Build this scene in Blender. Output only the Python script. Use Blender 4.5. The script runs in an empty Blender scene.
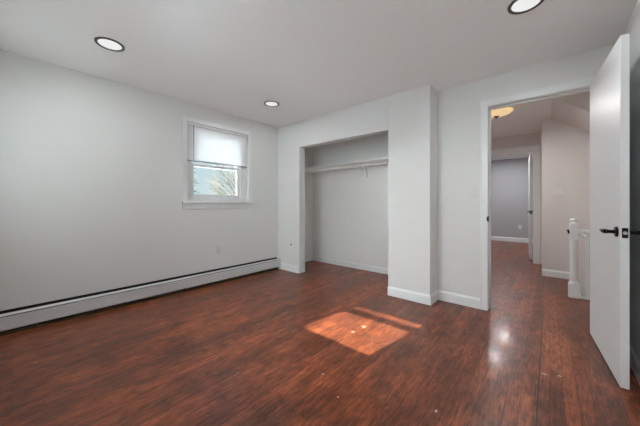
import bpy, bmesh, math, random
from mathutils import Vector, Matrix
random.seed(7)
C = bpy.context.scene.collection
R = math.radians

# ------------------------------------------------------------------ camera
YAW = R(40.767)
cam_d = bpy.data.cameras.new('camera')
cam = bpy.data.objects.new('camera', cam_d)
C.objects.link(cam)
cam.location = (0, 0, 1.068)
cam.rotation_euler = (R(90), 0, YAW)
cam_d.sensor_width = 36
cam_d.lens = 266.0 / 640 * 36
cam_d.shift_y = -9.2 / 640
cam_d.clip_start = 0.02
bpy.context.scene.camera = cam

# ------------------------------------------------------------------ exposure
vs = bpy.context.scene.view_settings
vs.view_transform = 'Standard'
vs.look = 'None'
vs.gamma = 1
vs.use_curve_mapping = False
vs.exposure = 0.31
bpy.context.scene.cycles.diffuse_bounces = 10
bpy.context.scene.cycles.max_bounces = 14

# ------------------------------------------------------------------ sun and sky
SUN_DIR = Vector((0.152, 1.0, -0.625)).normalized()
sd = bpy.data.lights.new('sun', 'SUN')
sd.energy = 16.0
sd.angle = R(0.6)
sd.color = (1.0, 0.98, 0.94)
sun = bpy.data.objects.new('sun', sd)
C.objects.link(sun)
sun.location = (-2, -6, 6)
sun.rotation_euler = SUN_DIR.to_track_quat('-Z', 'Y').to_euler()

world = bpy.data.worlds.new('sky')
bpy.context.scene.world = world
world.use_nodes = True
nt = world.node_tree
nt.nodes.clear()
wo = nt.nodes.new('ShaderNodeOutputWorld')
bg = nt.nodes.new('ShaderNodeBackground')
tc = nt.nodes.new('ShaderNodeTexCoord')
dot = nt.nodes.new('ShaderNodeVectorMath'); dot.operation = 'DOT_PRODUCT'
dot.inputs[1].default_value = (-SUN_DIR.x, -SUN_DIR.y, -SUN_DIR.z)
ramp = nt.nodes.new('ShaderNodeValToRGB')
ramp.color_ramp.elements[0].position = 0.35
ramp.color_ramp.elements[0].color = (0, 0, 0, 1)
ramp.color_ramp.elements[1].position = 0.85
ramp.color_ramp.elements[1].color = (1, 1, 1, 1)
sep = nt.nodes.new('ShaderNodeSeparateXYZ')
zr = nt.nodes.new('ShaderNodeValToRGB')
zr.color_ramp.elements[0].position = 0.0
zr.color_ramp.elements[0].color = (0.66, 0.78, 0.80, 1)
zr.color_ramp.elements[1].position = 0.5
zr.color_ramp.elements[1].color = (0.42, 0.62, 0.82, 1)
ml = nt.nodes.new('ShaderNodeMath'); ml.operation = 'MULTIPLY_ADD'
ml.inputs[1].default_value = 44.0        # the sky is far brighter around the sun
ml.inputs[2].default_value = 0.85
nt.links.new(tc.outputs['Generated'], dot.inputs[0])
nt.links.new(tc.outputs['Generated'], sep.inputs[0])
nt.links.new(dot.outputs['Value'], ramp.inputs[0])
nt.links.new(ramp.outputs[0], ml.inputs[0])
nt.links.new(sep.outputs['Z'], zr.inputs[0])
mxs = nt.nodes.new('ShaderNodeMix'); mxs.data_type = 'RGBA'
mxs.inputs[7].default_value = (0.68, 0.695, 0.70, 1)      # whiter towards the sun
nt.links.new(ramp.outputs[0], mxs.inputs[0])
nt.links.new(zr.outputs[0], mxs.inputs[6])
nt.links.new(mxs.outputs[2], bg.inputs['Color'])
nt.links.new(ml.outputs[0], bg.inputs['Strength'])
nt.links.new(bg.outputs[0], wo.inputs[0])

ROOM_W = 2.8     # watts of each recessed lamp of the bedroom
HALL_W = 12.0
FAR_W = 12.0


# ------------------------------------------------------------------ materials
def lin(c):
    return tuple(((v / 255) / 12.92 if v / 255 <= 0.04045 else ((v / 255 + 0.055) / 1.055) ** 2.4) for v in c) + (1,)


def mat(name, col, rough=0.5, metal=0.0, bump=0.0, bscale=200, coat=0.0, emit=None, estr=0, var=0.0, vscale=3.0):
    m = bpy.data.materials.new(name)
    m.use_nodes = True
    n = m.node_tree
    b = n.nodes['Principled BSDF']
    b.inputs['Base Color'].default_value = lin(col)
    b.inputs['Roughness'].default_value = rough
    b.inputs['Metallic'].default_value = metal
    b.inputs['Coat Weight'].default_value = coat
    if emit:
        b.inputs['Emission Color'].default_value = lin(emit)
        b.inputs['Emission Strength'].default_value = estr
    t = n.nodes.new('ShaderNodeTexCoord')
    if var:
        ns = n.nodes.new('ShaderNodeTexNoise'); ns.inputs['Scale'].default_value = vscale
        ns.inputs['Detail'].default_value = 4
        mx = n.nodes.new('ShaderNodeMix'); mx.data_type = 'RGBA'
        a = lin(col)
        mx.inputs[6].default_value = tuple(v * (1 - var) for v in a[:3]) + (1,)
        mx.inputs[7].default_value = tuple(min(1, v * (1 + var)) for v in a[:3]) + (1,)
        n.links.new(t.outputs['Object'], ns.inputs['Vector'])
        n.links.new(ns.outputs['Fac'], mx.inputs[0])
        n.links.new(mx.outputs[2], b.inputs['Base Color'])
    if bump:
        nb = n.nodes.new('ShaderNodeTexNoise'); nb.inputs['Scale'].default_value = bscale
        bp = n.nodes.new('ShaderNodeBump'); bp.inputs['Strength'].default_value = bump
        bp.inputs['Distance'].default_value = 0.002
        n.links.new(t.outputs['Object'], nb.inputs['Vector'])
        n.links.new(nb.outputs['Fac'], bp.inputs['Height'])
        n.links.new(bp.outputs[0], b.inputs['Normal'])
    return m


M = {}
M['wall'] = mat('wall_paint', (228, 230, 229), 0.6, bump=0.25, bscale=180, var=0.012, vscale=1.2)
M['closet'] = mat('lifted_closet_paint', (238, 240, 239), 0.6, bump=0.25, bscale=180, var=0.012)  # lightened to make up for the weak light inside the closet
M['ceiling'] = mat('ceiling_paint', (247, 249, 249), 0.85, bump=0.3, bscale=140)
M['hallwall'] = mat('hall_wall_paint', (226, 221, 218), 0.6, bump=0.25, bscale=180)
M['greywall'] = mat('blue_grey_wall_paint', (180, 181, 183), 0.6, bump=0.2, bscale=180)
M['trim'] = mat('white_gloss_trim', (237, 240, 241), 0.3, var=0.01)
M['door'] = mat('white_door_paint', (228, 231, 232), 0.42, bump=0.12, bscale=30, coat=0.0)
M['vinyl'] = mat('white_vinyl', (232, 233, 234), 0.35)
M['heater'] = mat('white_enamel_steel', (215, 217, 218), 0.35, var=0.03, vscale=6)
M['fin'] = mat('aged_fin_metal', (92, 84, 62), 0.5, 0.6, var=0.3, vscale=20)
M['dark'] = mat('painted_recess_shade', (22, 20, 19), 0.8)  # near black, stands in for shade inside the heater
M['black'] = mat('black_metal', (20, 20, 21), 0.35, 0.7)
M['bronze'] = mat('dark_bronze', (56, 44, 32), 0.4, 0.8)
M['nickel'] = mat('satin_nickel_latch', (200, 200, 200), 0.3, 1.0)
M['ring'] = mat('recessed_light_ring_metal', (96, 95, 93), 0.4, 0.5)
M['plastic'] = mat('white_plastic_plate', (226, 226, 224), 0.35)
M['slot'] = mat('outlet_slot', (60, 58, 56), 0.6)
M['steel'] = mat('white_coated_rod', (250, 251, 251), 0.3)
M['rail'] = mat('shadow_tone_blind_rail', (150, 140, 134), 0.5)  # brown-grey puts the shadow line under the blind into the rail colour
M['carpet'] = mat('pale_stair_carpet', (205, 202, 198), 0.9, bump=.5, bscale=300)
M['bark'] = mat('pale_tan_bark', (80, 74, 60), 0.9, var=0.25, vscale=6)
M['darkbark'] = mat('evergreen_bark', (84, 70, 54), 0.9, var=0.2)
M['needle'] = mat('evergreen_needles', (58, 74, 64), 0.8, var=0.35, vscale=8)
M['snow'] = mat('pale_winter_ground', (232, 234, 236), 0.9, var=0.08, vscale=0.6)
M['shade_trim'] = mat('shade_trim_paint', (205, 205, 200), 0.7)
M['stairwood'] = mat('stair_tread_wood', (98, 52, 36), 0.35, var=0.2, vscale=8)


def emission(name, col, s):
    m = bpy.data.materials.new(name); m.use_nodes = True
    n = m.node_tree; n.nodes.clear()
    o = n.nodes.new('ShaderNodeOutputMaterial'); e = n.nodes.new('ShaderNodeEmission')
    e.inputs[0].default_value = lin(col); e.inputs[1].default_value = s
    n.links.new(e.outputs[0], o.inputs[0])
    return m


M['lens'] = emission('lit_lens', (250, 251, 250), 0.72)
M['farlens'] = emission('far_lit_lens', (255, 255, 255), 9.0)
M['bowl'] = mat('warm_glass_bowl', (240, 215, 170), 0.3, emit=(255, 221, 165), estr=0.5)


def glass():
    m = bpy.data.materials.new('window_glass'); m.use_nodes = True
    n = m.node_tree; n.nodes.clear()
    o = n.nodes.new('ShaderNodeOutputMaterial')
    t = n.nodes.new('ShaderNodeBsdfTransparent'); t.inputs[0].default_value = (0.95, 0.97, 0.97, 1)
    g = n.nodes.new('ShaderNodeBsdfGlossy'); g.inputs['Roughness'].default_value = 0.02
    x = n.nodes.new('ShaderNodeMixShader'); f = n.nodes.new('ShaderNodeFresnel'); f.inputs[0].default_value = 1.3
    n.links.new(f.outputs[0], x.inputs[0]); n.links.new(t.outputs[0], x.inputs[1])
    n.links.new(g.outputs[0], x.inputs[2]); n.links.new(x.outputs[0], o.inputs[0])
    return m


M['glass'] = glass()


def blind_mat(share, name):
    m = bpy.data.materials.new(name); m.use_nodes = True
    n = m.node_tree; n.nodes.clear()
    o = n.nodes.new('ShaderNodeOutputMaterial')
    d = n.nodes.new('ShaderNodeBsdfDiffuse'); d.inputs[0].default_value = (0.88, 0.88, 0.88, 1)
    t = n.nodes.new('ShaderNodeBsdfTranslucent'); t.inputs[0].default_value = (0.8, 0.82, 0.82, 1)
    x = n.nodes.new('ShaderNodeMixShader'); x.inputs[0].default_value = share
    n.links.new(d.outputs[0], x.inputs[1]); n.links.new(t.outputs[0], x.inputs[2]); n.links.new(x.outputs[0], o.inputs[0])
    return m


M['blind'] = blind_mat(0.42, 'translucent_blind')
M['vinyl_blind'] = blind_mat(0.04, 'white_vinyl_blind')


def floor_mat():
    m = bpy.data.materials.new('red_brown_plank_floor'); m.use_nodes = True
    n = m.node_tree; L = n.links.new
    b = n.nodes['Principled BSDF']
    t = n.nodes.new('ShaderNodeTexCoord')

    def mapping(scale, rot=(0, 0, 0)):
        k = n.nodes.new('ShaderNodeMapping')
        k.inputs['Scale'].default_value = scale; k.inputs['Rotation'].default_value = rot
        L(t.outputs['Object'], k.inputs[0]); return k

    def noise(vec, s, det=6, rough=0.6, dist=0.0):
        k = n.nodes.new('ShaderNodeTexNoise'); k.inputs['Scale'].default_value = s
        k.inputs['Detail'].default_value = det; k.inputs['Roughness'].default_value = rough
        k.inputs['Distortion'].default_value = dist
        L(vec.outputs[0], k.inputs['Vector']); return k

    def rmp(src, stops):
        k = n.nodes.new('ShaderNodeValToRGB')
        e = k.color_ramp.elements
        e[0].position, e[0].color = stops[0][0], stops[0][1]
        e[1].position, e[1].color = stops[-1][0], stops[-1][1]
        for p, c in stops[1:-1]:
            q = e.new(p); q.color = c
        L(src, k.inputs[0]); return k

    def mix(fac, a, bb, mode='MIX'):
        k = n.nodes.new('ShaderNodeMix'); k.data_type = 'RGBA'; k.blend_type = mode
        if isinstance(fac, float): k.inputs[0].default_value = fac
        else: L(fac, k.inputs[0])
        for i, v in ((6, a), (7, bb)):
            if isinstance(v, tuple): k.inputs[i].default_value = v
            else: L(v, k.inputs[i])
        return k.outputs[2]
    g = lambda v: (v, v, v, 1)
    rot = mapping((1, 1, 1), (0, 0, R(90)))
    br = n.nodes.new('ShaderNodeTexBrick')
    L(rot.outputs[0], br.inputs['Vector'])
    br.offset = 0.37; br.offset_frequency = 3
    br.inputs['Color1'].default_value = g(0.0); br.inputs['Color2'].default_value = g(1.0)
    br.inputs['Mortar'].default_value = g(0.5)
    br.inputs['Scale'].default_value = 1.0
    br.inputs['Mortar Size'].default_value = 0.0016
    br.inputs['Mortar Smooth'].default_value = 0.3
    br.inputs['Brick Width'].default_value = 0.95
    br.inputs['Row Height'].default_value = 0.06
    # plank tone
    plank = rmp(br.outputs['Color'], [(0.0, lin((114, 59, 37))), (0.5, lin((127, 67, 41))), (1.0, lin((142, 76, 47)))])
    # long grain
    gr = noise(mapping((32, 3.6, 1)), 2.2, 9, 0.65, 0.6)
    gramp = rmp(gr.outputs['Fac'], [(0.30, g(0.30)), (0.48, g(0.85)), (0.70, g(1.8))])
    c = mix(0.75, plank.outputs[0], gramp.outputs[0], 'MULTIPLY')
    # short dark mottling
    mo = noise(mapping((22, 7, 1)), 2.0, 6, 0.7, 0.2)
    mor = rmp(mo.outputs['Fac'], [(0.36, g(0.40)), (0.50, g(1.0)), (0.66, g(1.25))])
    c = mix(0.45, c, mor.outputs[0], 'MULTIPLY')
    # blotchy stain
    bl = noise(mapping((1.6, 0.7, 1)), 1.7, 5, 0.6, 0.8)
    blr = rmp(bl.outputs['Fac'], [(0.30, g(0.50)), (0.52, g(1.0)), (0.72, g(1.5))])
    c = mix(0.85, c, blr.outputs[0], 'MULTIPLY')
    # worn orange flecks along the boards
    wn = noise(mapping((16, 4, 1)), 3.0, 9, 0.72, 0.3)
    wr = rmp(wn.outputs['Fac'], [(0.56, g(0)), (0.68, g(1))])
    wz = noise(mapping((1, 1, 1)), 1.1, 3, 0.5)
    wzr = rmp(wz.outputs['Fac'], [(0.45, g(0)), (0.62, g(0.75))])
    wm = n.nodes.new('ShaderNodeMath'); wm.operation = 'MULTIPLY'
    L(wr.outputs[0], wm.inputs[0]); L(wzr.outputs[0], wm.inputs[1])
    c = mix(wm.outputs[0], c, lin((168, 96, 60)))
    # paint specks
    vo = n.nodes.new('ShaderNodeTexVoronoi'); vo.inputs['Scale'].default_value = 2.3
    L(t.outputs['Object'], vo.inputs['Vector'])
    vr = rmp(vo.outputs['Distance'], [(0.014, g(0.55)), (0.022, g(0))])
    c = mix(vr.outputs[0], c, lin((196, 176, 158)))
    # a second, rounder layer of wear
    b2 = noise(mapping((3.4, 2.0, 1)), 1.5, 8, 0.68, 1.2)
    b2r = rmp(b2.outputs['Fac'], [(0.36, g(0.52)), (0.50, g(1.0)), (0.64, g(1.28))])
    c = mix(0.8, c, b2r.outputs[0], 'MULTIPLY')

    def spot(x, y, rx, ry):
        k = n.nodes.new('ShaderNodeVectorMath'); k.operation = 'SUBTRACT'; k.inputs[1].default_value = (x, y, 0)
        L(t.outputs['Object'], k.inputs[0])
        q = n.nodes.new('ShaderNodeVectorMath'); q.operation = 'MULTIPLY'; q.inputs[1].default_value = (1 / rx, 1 / ry, 0)
        L(k.outputs[0], q.inputs[0])
        d = n.nodes.new('ShaderNodeVectorMath'); d.operation = 'LENGTH'; L(q.outputs[0], d.inputs[0])
        return rmp(d.outputs['Value'], [(0.35, g(1)), (1.0, g(0))])
    # scraped finish near the doorway
    ws = spot(0.03, 2.66, 0.13, 0.60)
    wn2 = rmp(wn.outputs['Fac'], [(0.47, g(0)), (0.57, g(1))])
    wk = n.nodes.new('ShaderNodeMath'); wk.operation = 'MULTIPLY'
    L(ws.outputs[0], wk.inputs[0]); L(wn2.outputs[0], wk.inputs[1])
    c = mix(wk.outputs[0], c, lin((176, 104, 62)))
    # one wide open seam running out through the doorway
    sm = spot(-0.048, 2.4, 0.0048, 2.2)
    c = mix(sm.outputs[0], c, lin((52, 26, 19)))
    for px_, py_, rx_, ry_ in ((-.442, 1.429, .008, .016), (-.025, 2.182, .02, .01), (.05, 2.221, .014, .010), (-1.076, 1.276, .009, .012), (-.885, 1.179, .006, .010), (-1.22, 2.0, .022, .03), (-1.24, 1.86, .018, .02)):
        k = spot(px_, py_, rx_, ry_)
        c = mix(k.outputs[0], c, lin((205, 170, 145)))
    # joints, tight in places and open in others
    jn = noise(mapping((5, 3, 1)), 1.6, 4, 0.6)
    jr = rmp(jn.outputs['Fac'], [(0.40, g(0.25)), (0.62, g(0.95))])
    jm = n.nodes.new('ShaderNodeMath'); jm.operation = 'MULTIPLY'
    L(br.outputs['Fac'], jm.inputs[0]); L(jr.outputs[0], jm.inputs[1])
    c = mix(jm.outputs[0], c, lin((34, 17, 13)))
    L(c, b.inputs['Base Color'])
    rr = rmp(bl.outputs['Fac'], [(0.3, g(0.30)), (0.7, g(0.42))])
    L(rr.outputs[0], b.inputs['Roughness'])
    b.inputs['Specular IOR Level'].default_value = 0.27
    b.inputs['Coat Weight'].default_value = 0.22
    b.inputs['Coat Roughness'].default_value = 0.12
    bp = n.nodes.new('ShaderNodeBump'); bp.inputs['Strength'].default_value = 0.35
    bp.inputs['Distance'].default_value = 0.0015
    hm = n.nodes.new('ShaderNodeMath'); hm.operation = 'SUBTRACT'
    L(gr.outputs['Fac'], hm.inputs[0]); L(br.outputs['Fac'], hm.inputs[1])
    L(hm.outputs[0], bp.inputs['Height']); L(bp.outputs[0], b.inputs['Normal'])
    L(bp.outputs[0], b.inputs['Coat Normal'])
    return m


M['floor'] = floor_mat()


# ------------------------------------------------------------------ mesh helpers
class MB:
    def __init__(self):
        self.bm = bmesh.new()

    def box(self, x0, x1, y0, y1, z0, z1):
        x0, x1 = min(x0, x1), max(x0, x1); y0, y1 = min(y0, y1), max(y0, y1)
        v = [self.bm.verts.new(p) for p in ((x0, y0, z0), (x1, y0, z0), (x1, y1, z0), (x0, y1, z0), (x0, y0, z1), (x1, y0, z1), (x1, y1, z1), (x0, y1, z1))]
        for f in ((0, 3, 2, 1), (4, 5, 6, 7), (0, 1, 5, 4), (1, 2, 6, 5), (2, 3, 7, 6), (3, 0, 4, 7)):
            self.bm.faces.new([v[i] for i in f])
        return self

    def prism(self, pts, axis, a, b):
        """closed 2-D outline pushed along an axis; axis 'y': pts are (x,z); 'x': (y,z); 'z': (x,y)"""
        def P(p, t):
            return {'y': (p[0], t, p[1]), 'x': (t, p[0], p[1]), 'z': (p[0], p[1], t)}[axis]
        A = [self.bm.verts.new(P(p, a)) for p in pts]
        B = [self.bm.verts.new(P(p, b)) for p in pts]
        self.bm.faces.new(A); self.bm.faces.new(B[::-1])
        k = len(pts)
        for i in range(k):
            self.bm.faces.new((A[i], B[i], B[(i + 1) % k], A[(i + 1) % k]))
        return self

    def tube(self, p0, p1, r0, r1=None, seg=12):
        r1 = r0 if r1 is None else r1
        p0, p1 = Vector(p0), Vector(p1)
        q = (p1 - p0).to_track_quat('Z', 'Y')
        A, B = [], []
        for i in range(seg):
            a = 2 * math.pi * i / seg
            d = q @ Vector((math.cos(a), math.sin(a), 0))
            A.append(self.bm.verts.new(p0 + d * r0)); B.append(self.bm.verts.new(p1 + d * r1))
        for i in range(seg):
            j = (i + 1) % seg
            self.bm.faces.new((A[i], A[j], B[j], B[i]))
        self.bm.faces.new(A[::-1]); self.bm.faces.new(B)
        return self

    def path(self, pts, rad, seg=10):
        for i in range(len(pts) - 1):
            r = rad if not isinstance(rad, (list, tuple)) else rad[i]
            r2 = rad if not isinstance(rad, (list, tuple)) else rad[i + 1]
            self.tube(pts[i], pts[i + 1], r, r2, seg)
        return self

    def lathe(self, prof, c=(0, 0, 0), seg=32):
        """profile of (radius, z) turned about z at c"""
        rings = []
        for r, z in prof:
            if r < 1e-6:
                rings.append([self.bm.verts.new((c[0], c[1], c[2] + z))])
            else:
                rings.append([self.bm.verts.new((c[0] + r * math.cos(2 * math.pi * i / seg), c[1] + r * math.sin(2 * math.pi * i / seg), c[2] + z)) for i in range(seg)])
        for a, b in zip(rings, rings[1:]):
            for i in range(seg):
                j = (i + 1) % seg
                if len(a) == 1 and len(b) == 1: continue
                if len(a) == 1: self.bm.faces.new((a[0], b[j], b[i]))
                elif len(b) == 1: self.bm.faces.new((a[i], a[j], b[0]))
                else: self.bm.faces.new((a[i], a[j], b[j], b[i]))
        return self

    def build(self, name, m, parent=None, bevel=0.0, smooth=False, loc=None):
        bmesh.ops.recalc_face_normals(self.bm, faces=self.bm.faces)
        me = bpy.data.meshes.new(name)
        self.bm.to_mesh(me); self.bm.free()
        o = bpy.data.objects.new(name, me)
        me.materials.append(m)
        C.objects.link(o)
        if smooth:
            for p in me.polygons: p.use_smooth = True
            try:
                me.set_sharp_from_angle(angle=R(35))
            except Exception:
                pass
        if parent: o.parent = parent
        if loc: o.location = loc
        if bevel:
            b = o.modifiers.new('bevel', 'BEVEL'); b.width = bevel; b.segments = 2; b.limit_method = 'ANGLE'
        return o


def struct(o):
    o['kind'] = 'structure'
    return o


def empty(name, loc, rz=0):
    o = bpy.data.objects.new(name, None)
    o.empty_display_size = 0.1
    C.objects.link(o); o.location = loc; o.rotation_euler = (0, 0, rz)
    return o


def tag(o, label, cat, group=None, kind=None):
    o['label'] = label; o['category'] = cat
    if group: o['group'] = group
    if kind: o['kind'] = kind
    return o


def copy_tree(o, parent=None):
    c = o.copy(); C.objects.link(c)
    if parent: c.parent = parent
    for ch in list(o.children): copy_tree(ch, c)
    return c


# ------------------------------------------------------------------ dimensions
XL, XR = -3.40, 0.417          # left and right wall faces
YB = -0.20                     # back wall face, behind the photographer
YC = 2.883                     # closet front
YD = 3.113                     # door wall
XS = -0.9525                   # where the closet pier ends
HC = 2.333                     # ceiling
OX0, OX1, OH = -2.904, -1.432, 1.937   # closet opening
CB = 3.725                     # closet back
DX0, DX1, DH = -0.461, 0.292, 2.035    # door opening
HY, HX = 6.10, -0.085          # far hall wall, hall corner
SY = 5.16                      # stair wall face
GY = 9.22                      # grey room far wall
WY0, WY1, WZ0, WZ1 = 1.42, 2.30, 1.10, 2.09    # left window opening

# ------------------------------------------------------------------ floor, ceiling, walls
f = MB()
for x0, x1, y0, y1 in ((XL - .15, XR + .15, YB - .15, YD), (XL - .15, 1.75, YD, 4.24), (XL - .15, 0.26, 4.24, SY), (XL - .15, HX + .05, SY, GY + .1), (HX + .05, 1.75, SY + .05, GY + .1)):
    f.box(x0, x1, y0, y1, -0.2, 0)
struct(f.build('floor', M['floor']))
struct(MB().box(XL - .15, 1.75, YB - .15, GY + .1, HC, HC + .15).build('ceiling', M['ceiling']))

w = MB()
w.box(XL - .15, XL, YB - .15, WY0, 0, HC).box(XL - .15, XL, WY1, CB, 0, HC)
w.box(XL - .15, XL, WY0, WY1, 0, WZ0).box(XL - .15, XL, WY0, WY1, WZ1, HC)
struct(w.build('wall_left', M['wall']))
BX0, BX1 = -2.04, -1.16        # window opening in the back wall
w = MB()
w.box(XL, -3.17, YB - .15, YB, 0, HC).box(-2.29, BX0, YB - .15, YB, 0, HC).box(BX1, -.94, YB - .15, YB, 0, HC).box(-.06, XR, YB - .15, YB, 0, HC)
for a, b in ((-3.17, -2.29), (BX0, BX1), (-.94, -.06)):
    w.box(a, b, YB - .15, YB, 0, WZ0).box(a, b, YB - .15, YB, WZ1, HC)
struct(w.build('wall_back', M['wall']))
struct(MB().box(XR, XR + .15, YB - .15, YD, 0, HC).build('wall_right', M['wall']))
w = MB()
w.box(XL, OX0, YC, YC + .115, 0, HC).box(OX0, OX1, YC, YC + .115, OH, HC).box(OX1, XS, YC, YC + .115, 0, HC)
w.box(XS - .1, XS, YC + .115, CB, 0, HC)
struct(w.build('wall_closet_front', M['wall'], bevel=0.003))
struct(MB().box(XL + .0, XL + .012, YC + .115, CB, 0, HC).build('wall_closet_left', M['closet']))
struct(MB().box(OX0, XS - .1, YC + .115, YC + .127, OH, HC).box(XL + .012, OX0, YC + .115, YC + .127, 0, HC).box(OX1, XS - .1, YC + .115, YC + .127, 0, HC).build('wall_closet_inside', M['closet']))
struct(MB().box(XL, XS, CB, CB + .1, 0, HC).build('wall_closet_back', M['closet']))
w = MB()
w.box(XS, DX0 - .02, YD, YD + .115, 0, HC).box(DX0 - .02, DX1 + .02, YD, YD + .115, DH + .02, HC).box(DX1 + .02, 1.75, YD, YD + .115, 0, HC)
struct(w.build('wall_door', M['wall']))

# hall and the grey room beyond
w = MB()
w.box(-1.7, -1.6, CB + .1, HY, 0, HC).box(-1.6, XS, CB + .1, CB + .2, 0, HC)
struct(w.build('wall_hall_left', M['hallwall']))
w = MB()
w.box(-1.6, -0.955, HY, HY + .115, 0, HC).box(-0.955, -0.195, HY, HY + .115, 2.03, HC).box(-0.195, HX + .1, HY, HY + .115, 0, HC)
struct(w.build('wall_hall_far', M['hallwall']))
w = MB()
w.box(HX, 1.75, SY, SY + .1, -1.6, HC).box(HX, HX + .1, SY + .1, HY, 0, HC)
struct(w.build('wall_stair', M['hallwall']))
w = MB()
w.box(1.65, 1.75, YD, SY, -1.6, HC).box(.26, 1.65, 4.12, 4.24, -1.6, -0.2).box(0.16, 0.26, 4.24, SY, -1.6, -0.2)
struct(w.build('wall_stairwell', M['hallwall']))
struct(MB().box(.16, 1.65, 4.12, SY, -1.7, -1.6).build('floor_stairwell', M['floor']))
# soffit that slopes down over the stairs
struct(MB().prism([(0.02, HC), (1.65, HC), (1.65, HC - 1.63 * .77)], 'y', 4.2, SY).build('ceiling_stair_slope', M['hallwall']))
struct(MB().box(-2.6, 1.65, GY, GY + .1, 0, HC).build('wall_grey_room_far', M['greywall']))
struct(MB().box(-2.7, -2.6, HY, GY + .1, 0, HC).build('wall_grey_room_left', M['greywall']))
struct(MB().box(-0.185, -0.085, HY + .115, GY, 0, HC).build('wall_grey_room_right', M['greywall']))
struct(MB().box(-2.6, -1.6, HY, HY + .115, 0, HC).build('wall_grey_room_near', M['greywall']))


# ------------------------------------------------------------------ baseboards
def base_prof(d=.014, h=.105):
    return [(0, 0), (d, 0), (d, h - .022), (d * .75, h - .012), (d * .4, h - .004), (d * .3, h), (0, h)]


def baseboard(name, p0, p1, h=.105, parent=None):
    """runs from p0 to p1; the wall is on the left of the direction, the room on its right"""
    p0, p1 = Vector(p0), Vector(p1)
    L = (p1 - p0).length
    o = MB().prism([(-a, b) for a, b in base_prof(h=h)], 'x', 0, L).build(name, M['trim'])
    o.location = (p0.x, p0.y, 0.0)
    o.rotation_euler = (0, 0, math.atan2(p1.y - p0.y, p1.x - p0.x))
    return struct(o)


baseboard('baseboard_closet_left', (XL + .076, YC), (OX0, YC))
baseboard('baseboard_closet_pier', (OX1, YC), (XS, YC))
baseboard('baseboard_pier_side', (XS, YC - .014), (XS, YD))
baseboard('baseboard_door_wall', (XS, YD), (DX0 - .075, YD))
baseboard('baseboard_closet_back', (XL, CB), (XS - .1, CB), .09)
baseboard('baseboard_closet_side', (XL, YC + .115), (XL, CB), .09)
baseboard('baseboard_right', (XR, YD), (XR, YB))
baseboard('baseboard_back', (XR, YB), (XL, YB))
baseboard('baseboard_stair_wall', (HX, SY), (0.245, SY), .10)
baseboard('baseboard_grey_room', (-2.6, GY), (-.185, GY), .12)


# ------------------------------------------------------------------ door casings
def casing(name, x0, x1, h, yface, w_=.07, depth=.016, side=-1):
    m = MB()
    y0, y1 = (yface - depth, yface) if side < 0 else (yface, yface + depth)
    ins = y0 if side < 0 else y1
    bead = .006 * side
    for a, b in ((x0 - w_, x0 - .004), (x1 + .004, x1 + w_)):
        m.box(a, b, y0, y1, 0, h + w_)
        e0, e1 = (a, a + .016) if a < x0 else (b - .016, b)
        m.box(e0, e1, ins, ins + bead, 0, h + w_)
    m.box(x0 - .004, x1 + .004, y0, y1, h + .004, h + w_)
    m.box(x0, x1, ins, ins + bead, h + w_ - .016, h + w_)
    return struct(m.build(name, M['trim'], bevel=.002))


def jamb(name, x0, x1, h, ya, yb, t=.02):
    m = MB()
    m.box(x0 - t, x0, ya, yb, 0, h + t).box(x1, x1 + t, ya, yb, 0, h + t).box(x0, x1, ya, yb, h, h + t)
    ym = (ya + yb) / 2
    m.box(x0, x0 + .011, ym - .0, ym + .03, 0, h).box(x1 - .011, x1, ym, ym + .03, 0, h).box(x0, x1, ym, ym + .03, h - .011, h)
    return struct(m.build(name, M['trim'], bevel=.0015))


j = jamb('trim_1', DX0, DX1, DH, YD - .003, YD + .118)
m = MB(); m.box(DX0 - .004, DX0 + .0012, YD - .0175, YD + .03, .89, .945).box(DX0 - .012, DX0 + .0005, YD - .019, YD - .0155, .897, .938)
strike = m.build('strike_plate', M['black'], j)
casing('trim_2', DX0, DX1, DH, YD)
casing('trim_3', DX0, DX1, DH, YD + .115, side=1)
jamb('trim_4', -0.935, -0.215, 2.01, HY - .003, HY + .118)
casing('trim_5', -0.935, -0.215, 2.01, HY, w_=.10)


# ------------------------------------------------------------------ doors
def lever_set(parent, x, z, thick, flip):
    """black lever on a door whose slab spans y 0..thick and x 0..width; x is the spindle"""
    h = MB()
    for s, y in ((-1, 0), (1, thick)):
        h.tube((x, y, z), (x, y + s * .009, z), .031, .029, 28)
        h.tube((x, y + s * .009, z), (x, y + s * .045, z), .0105, .0105, 16)
        h.path([(x, y + s * .045, z), (x + flip * .02, y + s * .05, z), (x + flip * .06, y + s * .05, z), (x + flip * .125, y + s * .047, z - .001)], [.0135, .0135, .0115, .006], 14)
    return h.build('door_lever', M['black'], parent, smooth=True)


DW = 0.807
door = struct(empty('door_1', (0.251, 3.09, 0.0), math.atan2(2.285 - 3.09, .309 - .251)))
# local x runs from the hinge to the free edge, local y from the face seen to the wall side (mirrored below)
th = .036
MB().box(0, DW, 0, th, .012, 2.036).build('door_slab', M['door'], door, bevel=.0015)
lever_set(door, DW - .062, .902, th, -1)
lp = MB().box(DW - .0005, DW + .0015, .006, th - .006, .872, .930).build('latch_plate', M['black'], door)
MB().tube((DW, th / 2, .901), (DW + .009, th / 2, .901), .0095, .0085, 16).build('latch_bolt', M['nickel'], lp)
for z in (.22, 1.02, 1.82):
    hb = MB().tube((-.006, th - .0, z), (-.006, th - .0, z + .09), .0055, None, 12)
    hb.box(-.004, 0.0, .004, th - .002, z, z + .09)
    hb.build('hinge', M['black'], door)

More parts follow.
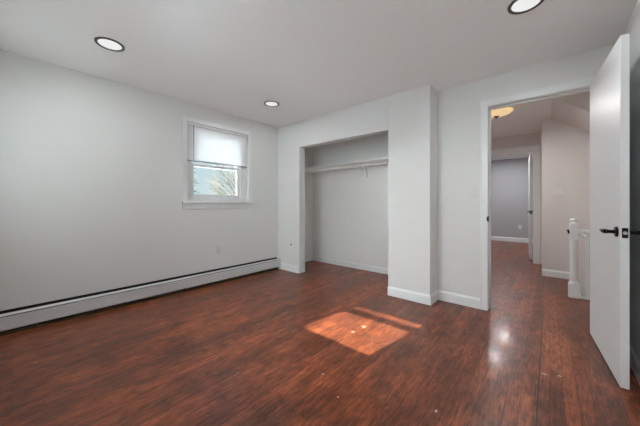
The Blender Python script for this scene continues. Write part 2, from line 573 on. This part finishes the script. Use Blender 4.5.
d2 = struct(empty('door_2', (-0.300, 7.20, 0.0), math.atan2(-.76, .055)))
MB().box(0, .76, -.036, 0, .012, 2.03).build('door_slab', M['door'], d2, bevel=.0015)
h = MB()
for s, y in ((-1, -.036), (1, 0)):
    h.tube((.70, y, .915), (.70, y + s * .01, .915), .027, None, 20)
    h.tube((.70, y + s * .01, .915), (.70, y + s * .028, .915), .010, None, 12)
    h.path([(.70, y + s * .028, .915), (.60, y + s * .03, .915)], .009, 10)
h.build('door_lever', M['black'], d2, smooth=True)
MB().box(.7595, .7615, -.030, -.006, .87, .945).build('latch_plate', M['black'], d2)


# ------------------------------------------------------------------ windows
def make_window(name, loc, rz, half, ghalf, gcx=0.0):
    """local x along the wall, local y outwards, z up from the floor; wall face at y = 0"""
    r = struct(empty(name, loc, rz))
    cw = .052
    m = MB()
    m.box(-half - cw, -half, -.014, 0, WZ0, WZ1 + cw).box(half, half + cw, -.014, 0, WZ0, WZ1 + cw)
    m.box(-half, half, -.014, 0, WZ1, WZ1 + cw)
    m.build('window_casing', M['trim'], r, bevel=.002)
    m = MB()
    m.box(-half - cw - .014, half + cw + .010, -.05, .0, WZ0 - .022, WZ0)
    m.box(-half, half, 0, .055, WZ0 - .022, WZ0)
    m.build('window_sill', M['trim'], r, bevel=.004)
    MB().box(-half - cw, half + cw, -.016, 0, WZ0 - .095, WZ0 - .022).build('window_apron', M['trim'], r, bevel=.003)
    m = MB()
    m.box(-half - .07, -half, .15, .22, WZ0 - .04, WZ1 + .07).box(half, half + .07, .15, .22, WZ0 - .04, WZ1 + .07)
    m.box(-half, half, .15, .22, WZ1, WZ1 + .07).box(-half, half, .15, .20, WZ0 - .04, WZ0)
    m.build('sun_shade_trim', M['shade_trim'], r)  # unseen outer trim, added deep enough to keep grazing sun off the sash
    # vinyl frame
    m = MB()
    g0, g1 = gcx - ghalf, gcx + ghalf
    st = .045
    m.box(-half, g0 - st, .045, .15, WZ0, WZ1).box(g1 + st, half, .045, .15, WZ0, WZ1)
    m.box(g0 - st, g1 + st, .045, .15, WZ0, WZ0 + .03).box(g0 - st, g1 + st, .045, .15, WZ1 - .04, WZ1)
    m.build('window_frame', M['vinyl'], r, bevel=.002)
    # lower sash
    lo, hi = 1.192, 1.553
    m = MB()
    m.box(g0 - st, g0, .058, .088, WZ0 + .03, hi + .035).box(g1, g1 + st, .058, .088, WZ0 + .03, hi + .035)
    m.box(g0, g1, .058, .088, WZ0 + .03, lo).box(g0, g1, .058, .088, hi, hi + .035)
    s = m.build('lower_sash', M['vinyl'], r, bevel=.002)
    MB().box(g0, g1, .083, .087, lo, hi).build('window_pane', M['glass'], s)
    MB().box(gcx - .03, gcx + .03, .048, .060, hi + .012, hi + .024).build('sash_lock', M['vinyl'], s)
    m = MB()
    m.box(g0 - st, g0, .095, .125, hi + .0, WZ1 - .04).box(g1, g1 + st, .095, .125, hi, WZ1 - .04)
    m.box(g0, g1, .095, .125, hi, hi + .028).box(g0, g1, .095, .125, WZ1 - .085, WZ1 - .04)
    s = m.build('upper_sash', M['vinyl'], r, bevel=.002)
    MB().box(g0, g1, .120, .124, hi + .028, WZ1 - .085).build('window_pane', M['glass'], s)
    return r


def make_blind(loc, rz, half, bottom, closed=False, slat='blind'):
    r = empty('window_blind', loc, rz)
    a = half - .008
    MB().box(-a, a, .006, .036, WZ1 - .032, WZ1 - .002).build('headrail', M['vinyl'], r, bevel=.002)
    m = MB()
    z = bottom + .03
    dx = .0070
    if closed: dx = .004
    while z < WZ1 - .04:
        e = .0125 if closed else .0102
        m.prism([(.021 - dx, z - e), (.021, z + .001), (.021 + dx, z + e + .004), (.021 + dx, z + e + .0047), (.021, z + .0017), (.021 - dx, z - e + .0007)], 'x', -a, a)
        z += .0205
    m.build('slats', M[slat], r)
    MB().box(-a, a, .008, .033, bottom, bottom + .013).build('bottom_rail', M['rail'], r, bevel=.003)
    for x in (-a * .72, 0.0, a * .72):
        MB().tube((x, .006, bottom + .01), (x, .006, WZ1 - .02), .0008, None, 5).build('ladder_cord', M['plastic'], r)
    MB().tube((-a + .075, .0, bottom + .012), (-a + .075, .0, WZ1 - .03), .0035, None, 8).build('tilt_wand', M['slot'], r)
    return r


wcy = (WY0 + WY1) / 2
make_window('window_1', (XL, wcy, 0), R(90), .44, .312, -.018)
# the window behind the photographer that throws the sun patch
GX0, GX1 = -1.926, -1.25
make_window('window_2', (-1.60, YB, 0), R(180), .44, (GX1 - GX0) / 2, -((GX0 + GX1) / 2 + 1.60))
make_window('fill_window_3', (-2.73, YB, 0), R(180), .44, .312)  # added window, out of view; its sunlit blind gives soft fill light
make_window('fill_window_4', (-.50, YB, 0), R(180), .44, .312)  # another added unseen window, for more soft fill
tag(make_blind((-.50, YB, 0), R(180), .44, WZ0 + .008, True), 'white slatted blind fully lowered over an added, unseen fill-light window right behind the photographer', 'window blind', 'slatted window blinds')
tag(make_blind((-2.73, YB, 0), R(180), .44, WZ0 + .008, True), 'white slatted blind fully lowered over an added, unseen fill-light window in the back left corner', 'window blind', 'slatted window blinds')
tag(make_blind((XL, wcy, 0), R(90), .44, 1.605, slat='vinyl_blind'), 'white slatted blind half lowered over the only visible window, left wall', 'window blind', 'slatted window blinds')
tag(make_blind((-1.60, YB, 0), R(180), .44, 1.618, True), 'white slatted blind half raised on the back wall window that lets the sun in', 'window blind', 'slatted window blinds')

# ------------------------------------------------------------------ baseboard heater
ht = empty('baseboard_heater', (XL, YB + .02, 0))
tag(ht, 'long white metal baseboard heater along the foot of the left wall', 'baseboard heater')
HLn = YC - YB - .03
MB().prism([(.001, .03), (.004, .03), (.004, .183), (.001, .183)], 'y', 0, HLn).build('back_panel', M['heater'], ht)
m = MB().prism([(.043, .160), (.043, .177), (.046, .179), (.059, .166), (.060, .160), (.057, .160), (.046, .172)], 'y', 0, HLn)
m.build('top_hood', M['heater'], ht)
m = MB()
seams = [0, .95, 2.15, HLn - .03]
for a, b in zip(seams, seams[1:]):
    m.prism([(.050, .148), (.053, .152), (.061, .149), (.061, .050), (.055, .043), (.047, .041), (.047, .044), (.053, .046), (.057, .052), (.057, .144)], 'y', a + .001, b - .001)
m.build('front_cover', M['heater'], ht)
for s in seams[1:-1]:
    MB().box(.0605, .0625, s - .006, s + .006, .046, .149).build('seam_clip', M['heater'], ht)
MB().prism([(.002, .0), (.062, .0), (.062, .150), (.058, .162), (.024, .181), (.002, .185)], 'y', HLn - .03, HLn - .002).build('end_cap', M['heater'], ht, bevel=.002)
MB().box(.0042, .014, .02, HLn - .03, .150, .192).build('slot_shade_strip', M['dark'], ht)  # black strip drawn for the shaded slot along the heater top
ht.scale = (1.2, 1, 1)
MB().box(.006, .040, .02, HLn - .03, .06, .158).build('shade_toned_fins', M['dark'], ht)  # fin block coloured near black for the shade inside the cover
MB().box(.004, .044, .02, HLn - .03, .0, .022).build('floor_rail', M['fin'], ht)
for y in (.3, .95, 1.55, 2.15, 2.7):
    MB().box(.004, .05, y, y + .012, .0, .155).build('support_bracket', M['fin'], ht)


# ------------------------------------------------------------------ recessed lights
def recessed(x, y, label, watts, lensm, group, rad=.096):
    r = empty('recessed_light', (x, y, HC))
    tag(r, label, 'ceiling light', group)
    MB().lathe([(rad * .78, -.001), (rad * .80, -.0055), (rad * .93, -.0085), (rad * .99, -.006), (rad, 0), (rad * .78, -.0005)], seg=48).build('trim_ring', M['ring'], r, smooth=True)
    MB().lathe([(0, -.0042), (rad * .5, -.0042), (rad * .795, -.003), (rad * .795, -.0005), (0, -.0005)], seg=40).build('lens', lensm, r, smooth=True)
    if watts:
        ld = bpy.data.lights.new('recessed_lamp', 'AREA')
        ld.shape = 'DISK'; ld.size = rad * 1.55; ld.energy = watts; ld.color = (.97, .98, 1.0)
        lo = bpy.data.objects.new('recessed_lamp', ld); C.objects.link(lo)
        lo.parent = r; lo.location = (0, 0, -.012)
    return r


g = 'recessed ceiling lights of the bedroom'
recessed(-2.638, .510, 'round recessed light in the ceiling nearest the left wall, left of the window', ROOM_W, M['lens'], g)
recessed(-2.656, 2.146, 'round recessed ceiling light near the corner, between the window and the closet', ROOM_W, M['lens'], g)
recessed(-.111, 2.116, 'round recessed ceiling light near the open door, cut by the top of the photo', ROOM_W, M['lens'], g)
recessed(-.111, .510, 'round recessed ceiling light directly over the photographer', ROOM_W, M['lens'], g)
g = 'recessed ceiling lights of the grey room'
recessed(-.898, 8.2, 'small recessed light seen through the hall doorway in the grey room ceiling', FAR_W, M['farlens'], g, .08)
recessed(-.96, 7.05, 'recessed light in the grey room ceiling just beyond the far doorway header', FAR_W, M['farlens'], g, .08)

# ------------------------------------------------------------------ hall ceiling lamp
lx, ly = -.53, 4.17
hl = empty('flush_ceiling_lamp', (lx, ly, HC))
tag(hl, 'warm lit glass bowl flush ceiling lamp with bronze fittings in the hall', 'ceiling lamp')
MB().lathe([(0, 0), (.15, 0), (.155, -.012), (.13, -.022), (0, -.022)], seg=40).build('ceiling_pan', M['bronze'], hl, smooth=True)
pr = [(.183, -.052)] + [(.183 * math.cos(t), -.052 - .062 * math.sin(t)) for t in [i * math.pi / 16 for i in range(1, 8)]] + [(0, -.114)]
pr += [(0, -.109)] + [(.178 * math.cos(t), -.052 - .057 * math.sin(t)) for t in [i * math.pi / 16 for i in range(7, 0, -1)]] + [(.178, -.052), (.183, -.052)]
MB().lathe(pr, seg=48).build('glass_bowl', M['bowl'], hl, smooth=True)
MB().lathe([(0, -.150), (.007, -.147), (.010, -.138), (.005, -.128), (.030, -.122), (.034, -.116), (.0, -.112)], seg=24).build('finial', M['bronze'], hl, smooth=True)
for a in (40, 160, 280):
    ca, sa = math.cos(R(a)), math.sin(R(a))
    MB().path([(.13 * ca, .13 * sa, -.015), (.17 * ca, .17 * sa, -.025), (.19 * ca, .19 * sa, -.045), (.187 * ca, .187 * sa, -.062)], .007, 8).build('bowl_clip', M['bronze'], hl, smooth=True)
ld = bpy.data.lights.new('hall_lamp', 'AREA'); ld.shape = 'DISK'; ld.size = .3; ld.energy = HALL_W; ld.color = (.98, .96, .94)
lo = bpy.data.objects.new('hall_lamp', ld); C.objects.link(lo); lo.parent = hl; lo.location = (0, 0, -.156)

# ------------------------------------------------------------------ closet shelf and rod
SZ = 1.700
sh = empty('closet_shelf', (OX0, CB, SZ))
tag(sh, 'white closet shelf spanning the open closet above the hanging rod', 'shelf')
cx0, cx1 = XL + .001, XS - .101
MB().box(cx0 - OX0, cx1 - OX0, -.305, 0, -.0, .018).build('shelf_board', M['steel'], sh, bevel=.002)
MB().box(cx0 - OX0, cx1 - OX0, -.018, 0, -.045, -.0).build('wall_cleat', M['trim'], sh)
bx = -2.205 - OX0
m = MB()
m.box(bx - .012, bx + .012, -.006, 0, -.215, -.001)
m.box(bx - .009, bx + .009, -.30, 0, -.010, -.001)
m.path([(bx, -.005, -.205), (bx, -.04, -.16), (bx, -.11, -.085), (bx, -.20, -.025), (bx, -.24, -.006)], .0065, 8)
m.path([(bx, -.30, -.004), (bx, -.346, -.012), (bx, -.348, -.060), (bx, -.345, -.089), (bx, -.325, -.092), (bx, -.305, -.080)], .005, 8)
m.build('shelf_bracket', M['steel'], sh)
rd = MB().tube((cx0, 3.40, 1.637), (cx1, 3.40, 1.637), .0155, None, 20).build('closet_rod', M['steel'], smooth=True)
tag(rd, 'white round hanging rod held just under the closet shelf', 'closet rod')


# ------------------------------------------------------------------ plates
def outlet(name, loc, rz, label, group=None):
    """faces local -y"""
    r = empty(name, loc, rz)
    tag(r, label, 'electrical outlet', group)
    MB().box(-.035, .035, -.006, 0, -.057, .057).build('cover_plate', M['plastic'], r, bevel=.002)
    for z in (-.022, .022):
        s = MB().box(-.016, .016, -.0085, -.006, z - .014, z + .014).build('socket', M['plastic'], r, bevel=.002)
        MB().box(-.0075, -.0055, -.0089, -.0084, z - .005, z + .006).box(.0055, .0075, -.0089, -.0084, z - .005, z + .006).tube((0, -.0084, z - .009), (0, -.0089, z - .009), .0022, None, 8).build('socket_slots', M['slot'], s)
    return r


outlet('wall_outlet', (XL, 1.848, .446), R(-90) + math.pi, 'white duplex outlet on the left wall under the window', 'wall outlets')
outlet('wall_outlet', (-.62, GY, .42), 0, 'small white outlet on the grey wall seen through the far doorway', 'wall outlets')


def switch(loc, rz, label, gangs):
    r = empty('light_switch', loc, rz)
    tag(r, label, 'light switch', 'light switches')
    hw = .035 + .023 * (gangs - 1)
    MB().box(-hw, hw, -.006, 0, -.057, .057).build('cover_plate', M['plastic'], r, bevel=.002)
    for i in range(gangs):
        cx = (i - (gangs - 1) / 2) * .046
        MB().prism([(-.006, -.033), (-.011, -.031), (-.0075, 0), (-.0065, .033), (-.006, .033)], 'x', cx - .0165, cx + .0165).build('rocker', M['plastic'], r, bevel=.001)
    return r


switch((-.602, YD, 1.20), 0, 'white rocker light switch on the wall left of the open doorway', 1)
switch((.10, SY, 1.235), 0, 'white double light switch on the hall wall above the stair newel', 2)
cp = empty('cable_plate', (-3.091, YC, .425)); tag(cp, 'small dark cable outlet hole low on the wall left of the closet', 'cable outlet')
MB().tube((0, 0, 0), (0, -.003, 0), .014, None, 20).build('grommet', M['slot'], cp)
MB().tube((0, -.003, 0), (0, -.012, 0), .006, .005, 12).build('connector', M['black'], cp)

# ------------------------------------------------------------------ staircase, newel and railing
st = empty('staircase', (.26, 4.24, 0)); tag(st, 'stair flight going down to the right behind the white newel post', 'staircase')
run, rise = .25, .195
for k in range(5):
    z = -rise * (k + 1)
    MB().box(.005 + run * k, .03 + run * (k + 1), .005, SY - 4.24 - .005, z - .03, z).build('stair_tread', M['carpet'], st, bevel=.006)
    MB().box(.003 + run * k, .02 + run * k, .005, SY - 4.24 - .005, z, z + rise - .03 if k else z + rise - .002).build('stair_riser', M['trim'], st)
MB().prism([(.02, -.24), (1.30, -1.22), (1.30, -1.58), (.02, -1.58)], 'y', .01, SY - 4.24 - .01).build('stair_body', M['trim'], st)

nx, ny = .212, 4.205
ra = empty('stair_railing', (nx, ny, 0)); tag(ra, 'white stair railing with a square based newel post in the hall', 'railing')
nw = MB()
nw.box(-.047, .047, -.047, .047, 0, .155)
nw.lathe([(0, .155), (.046, .155), (.044, .172), (.036, .182), (.034, .20)], seg=28)
nw.lathe([(.033, .195), (.0345, .25), (.0345, .60), (.033, .66)], seg=28)
nw.box(-.035, .035, -.035, .035, .655, .845)
nw.lathe([(.030, .845), (.020, .856), (.018, .866), (.033, .876), (.036, .886), (.028, .897), (0, .902)], seg=28)
nw.build('newel_post', M['trim'], ra, bevel=.003)
MB().box(-.052, -.035, -.012, .012, .725, .765).tube((-.044, 0, .77), (-.06, -.004, .75), .006, .006, 8).build('gate_latch', M['black'], ra)
MB().prism([(-.026, .735), (.026, .735), (.03, .755), (.022, .778), (-.022, .778), (-.03, .755)], 'x', .035, 1.42).build('handrail', M['trim'], ra, bevel=.003)
MB().box(.047, 1.42, -.02, .02, 0.0, .012).build('bottom_rail', M['trim'], ra)
for k in range(12):
    x = .108 + k * .11
    MB().box(x - .014, x + .014, -.014, .014, .012, .735).build('baluster', M['trim'], ra, bevel=.003)
hr = MB()
p0, p1 = Vector((.03, .075, .74)), Vector((1.3, .075, .74 - 1.27 * .78))
hr.tube(p0, p1, .019, None, 14)
hr.tube((.03, .03, .74), (.03, .09, .74), .012, None, 10)
hr.build('sloping_handrail', M['trim'], ra, smooth=True)

# ------------------------------------------------------------------ outside the window
struct(MB().box(-60, XL - 6, -20, 40, -3.4, -3.2).build('ground_outside', M['snow']))
struct(MB().box(-60, 10, -40, YB - 3, -3.4, -3.2).build('ground_outside_back', M['snow']))


def limb(m, p, d, ln, r, depth, spread, up):
    q = p + d * ln
    mid = p + d * ln * .5 + Vector((random.uniform(-.03, .03), random.uniform(-.03, .03), random.uniform(-.02, .04))) * ln
    m.path([p, mid, q], [r, r * .82, r * .62], 6 if depth > 1 else 4)
    if depth == 0: return
    for i in range(3 if depth > 1 else 4):
        nd = (d + Vector((random.uniform(-1, 1), random.uniform(-1, 1), random.uniform(-1, 1))) * spread + Vector((0, 0, up))).normalized()
        t = .45 + .55 * random.random()
        limb(m, p.lerp(q, t), nd, ln * random.uniform(.6, .8), r * .55, depth - 1, spread, up)


bt = empty('bare_tree', (-13.4, 9.6, -3.2)); tag(bt, 'bare tan branched tree outside the window', 'tree')
tk = MB()
tk.path([(0, 0, 0), (.05, -.05, 2.2), (0, -.1, 4.0)], [.22, .17, .12], 12)
tk.build('trunk', M['bark'], bt, smooth=True)
tb = MB()
for dx, dy, dz, z in ((.1, -1, .42, 3.8), (0, -1, .62, 4.0), (.1, -.9, .25, 3.9), (-.1, -.8, .9, 4.0), (0, -1, .34, 4.3), (.3, .6, .9, 4.0), (-.5, .3, 1, 4.0), (0, -1, .5, 3.6), (.2, -1, .3, 4.1)):
    limb(tb, Vector((0, -.1, z - .1)), Vector((dx, dy, dz)).normalized(), 1.5, .05, 3, .45, .03)
tb.build('branches', M['bark'], bt)

ev = empty('evergreen_tree', (-10.6, 4.35, -3.2)); tag(ev, 'grey green evergreen tree at the left edge of the window view', 'tree')
MB().tube((0, 0, 0), (0, 0, 6.6), .16, .03, 10).build('trunk', M['darkbark'], ev)
eb = MB()
for i in range(230):
    z = 1.2 + 5.2 * (i / 230) ** .9
    a = random.uniform(0, 2 * math.pi)
    L = (6.8 - z) * .26 + random.uniform(-.1, .12)
    d = Vector((math.cos(a), math.sin(a), -.18))
    p = Vector((0, 0, z)); q = p + d * L
    eb.tube(p, q, .016, .006, 4)
    for k in range(7):
        t = .25 + .12 * k
        s = p.lerp(q, t)
        for sg in (-1, 1):
            e = s + Vector((-d.y * sg + d.x * .8, d.x * sg + d.y * .8, -.25)) * .16 * (1.2 - t)
            eb.tube(s, e, .022, .004, 4)
eb.build('needle_boughs', M['needle'], ev)
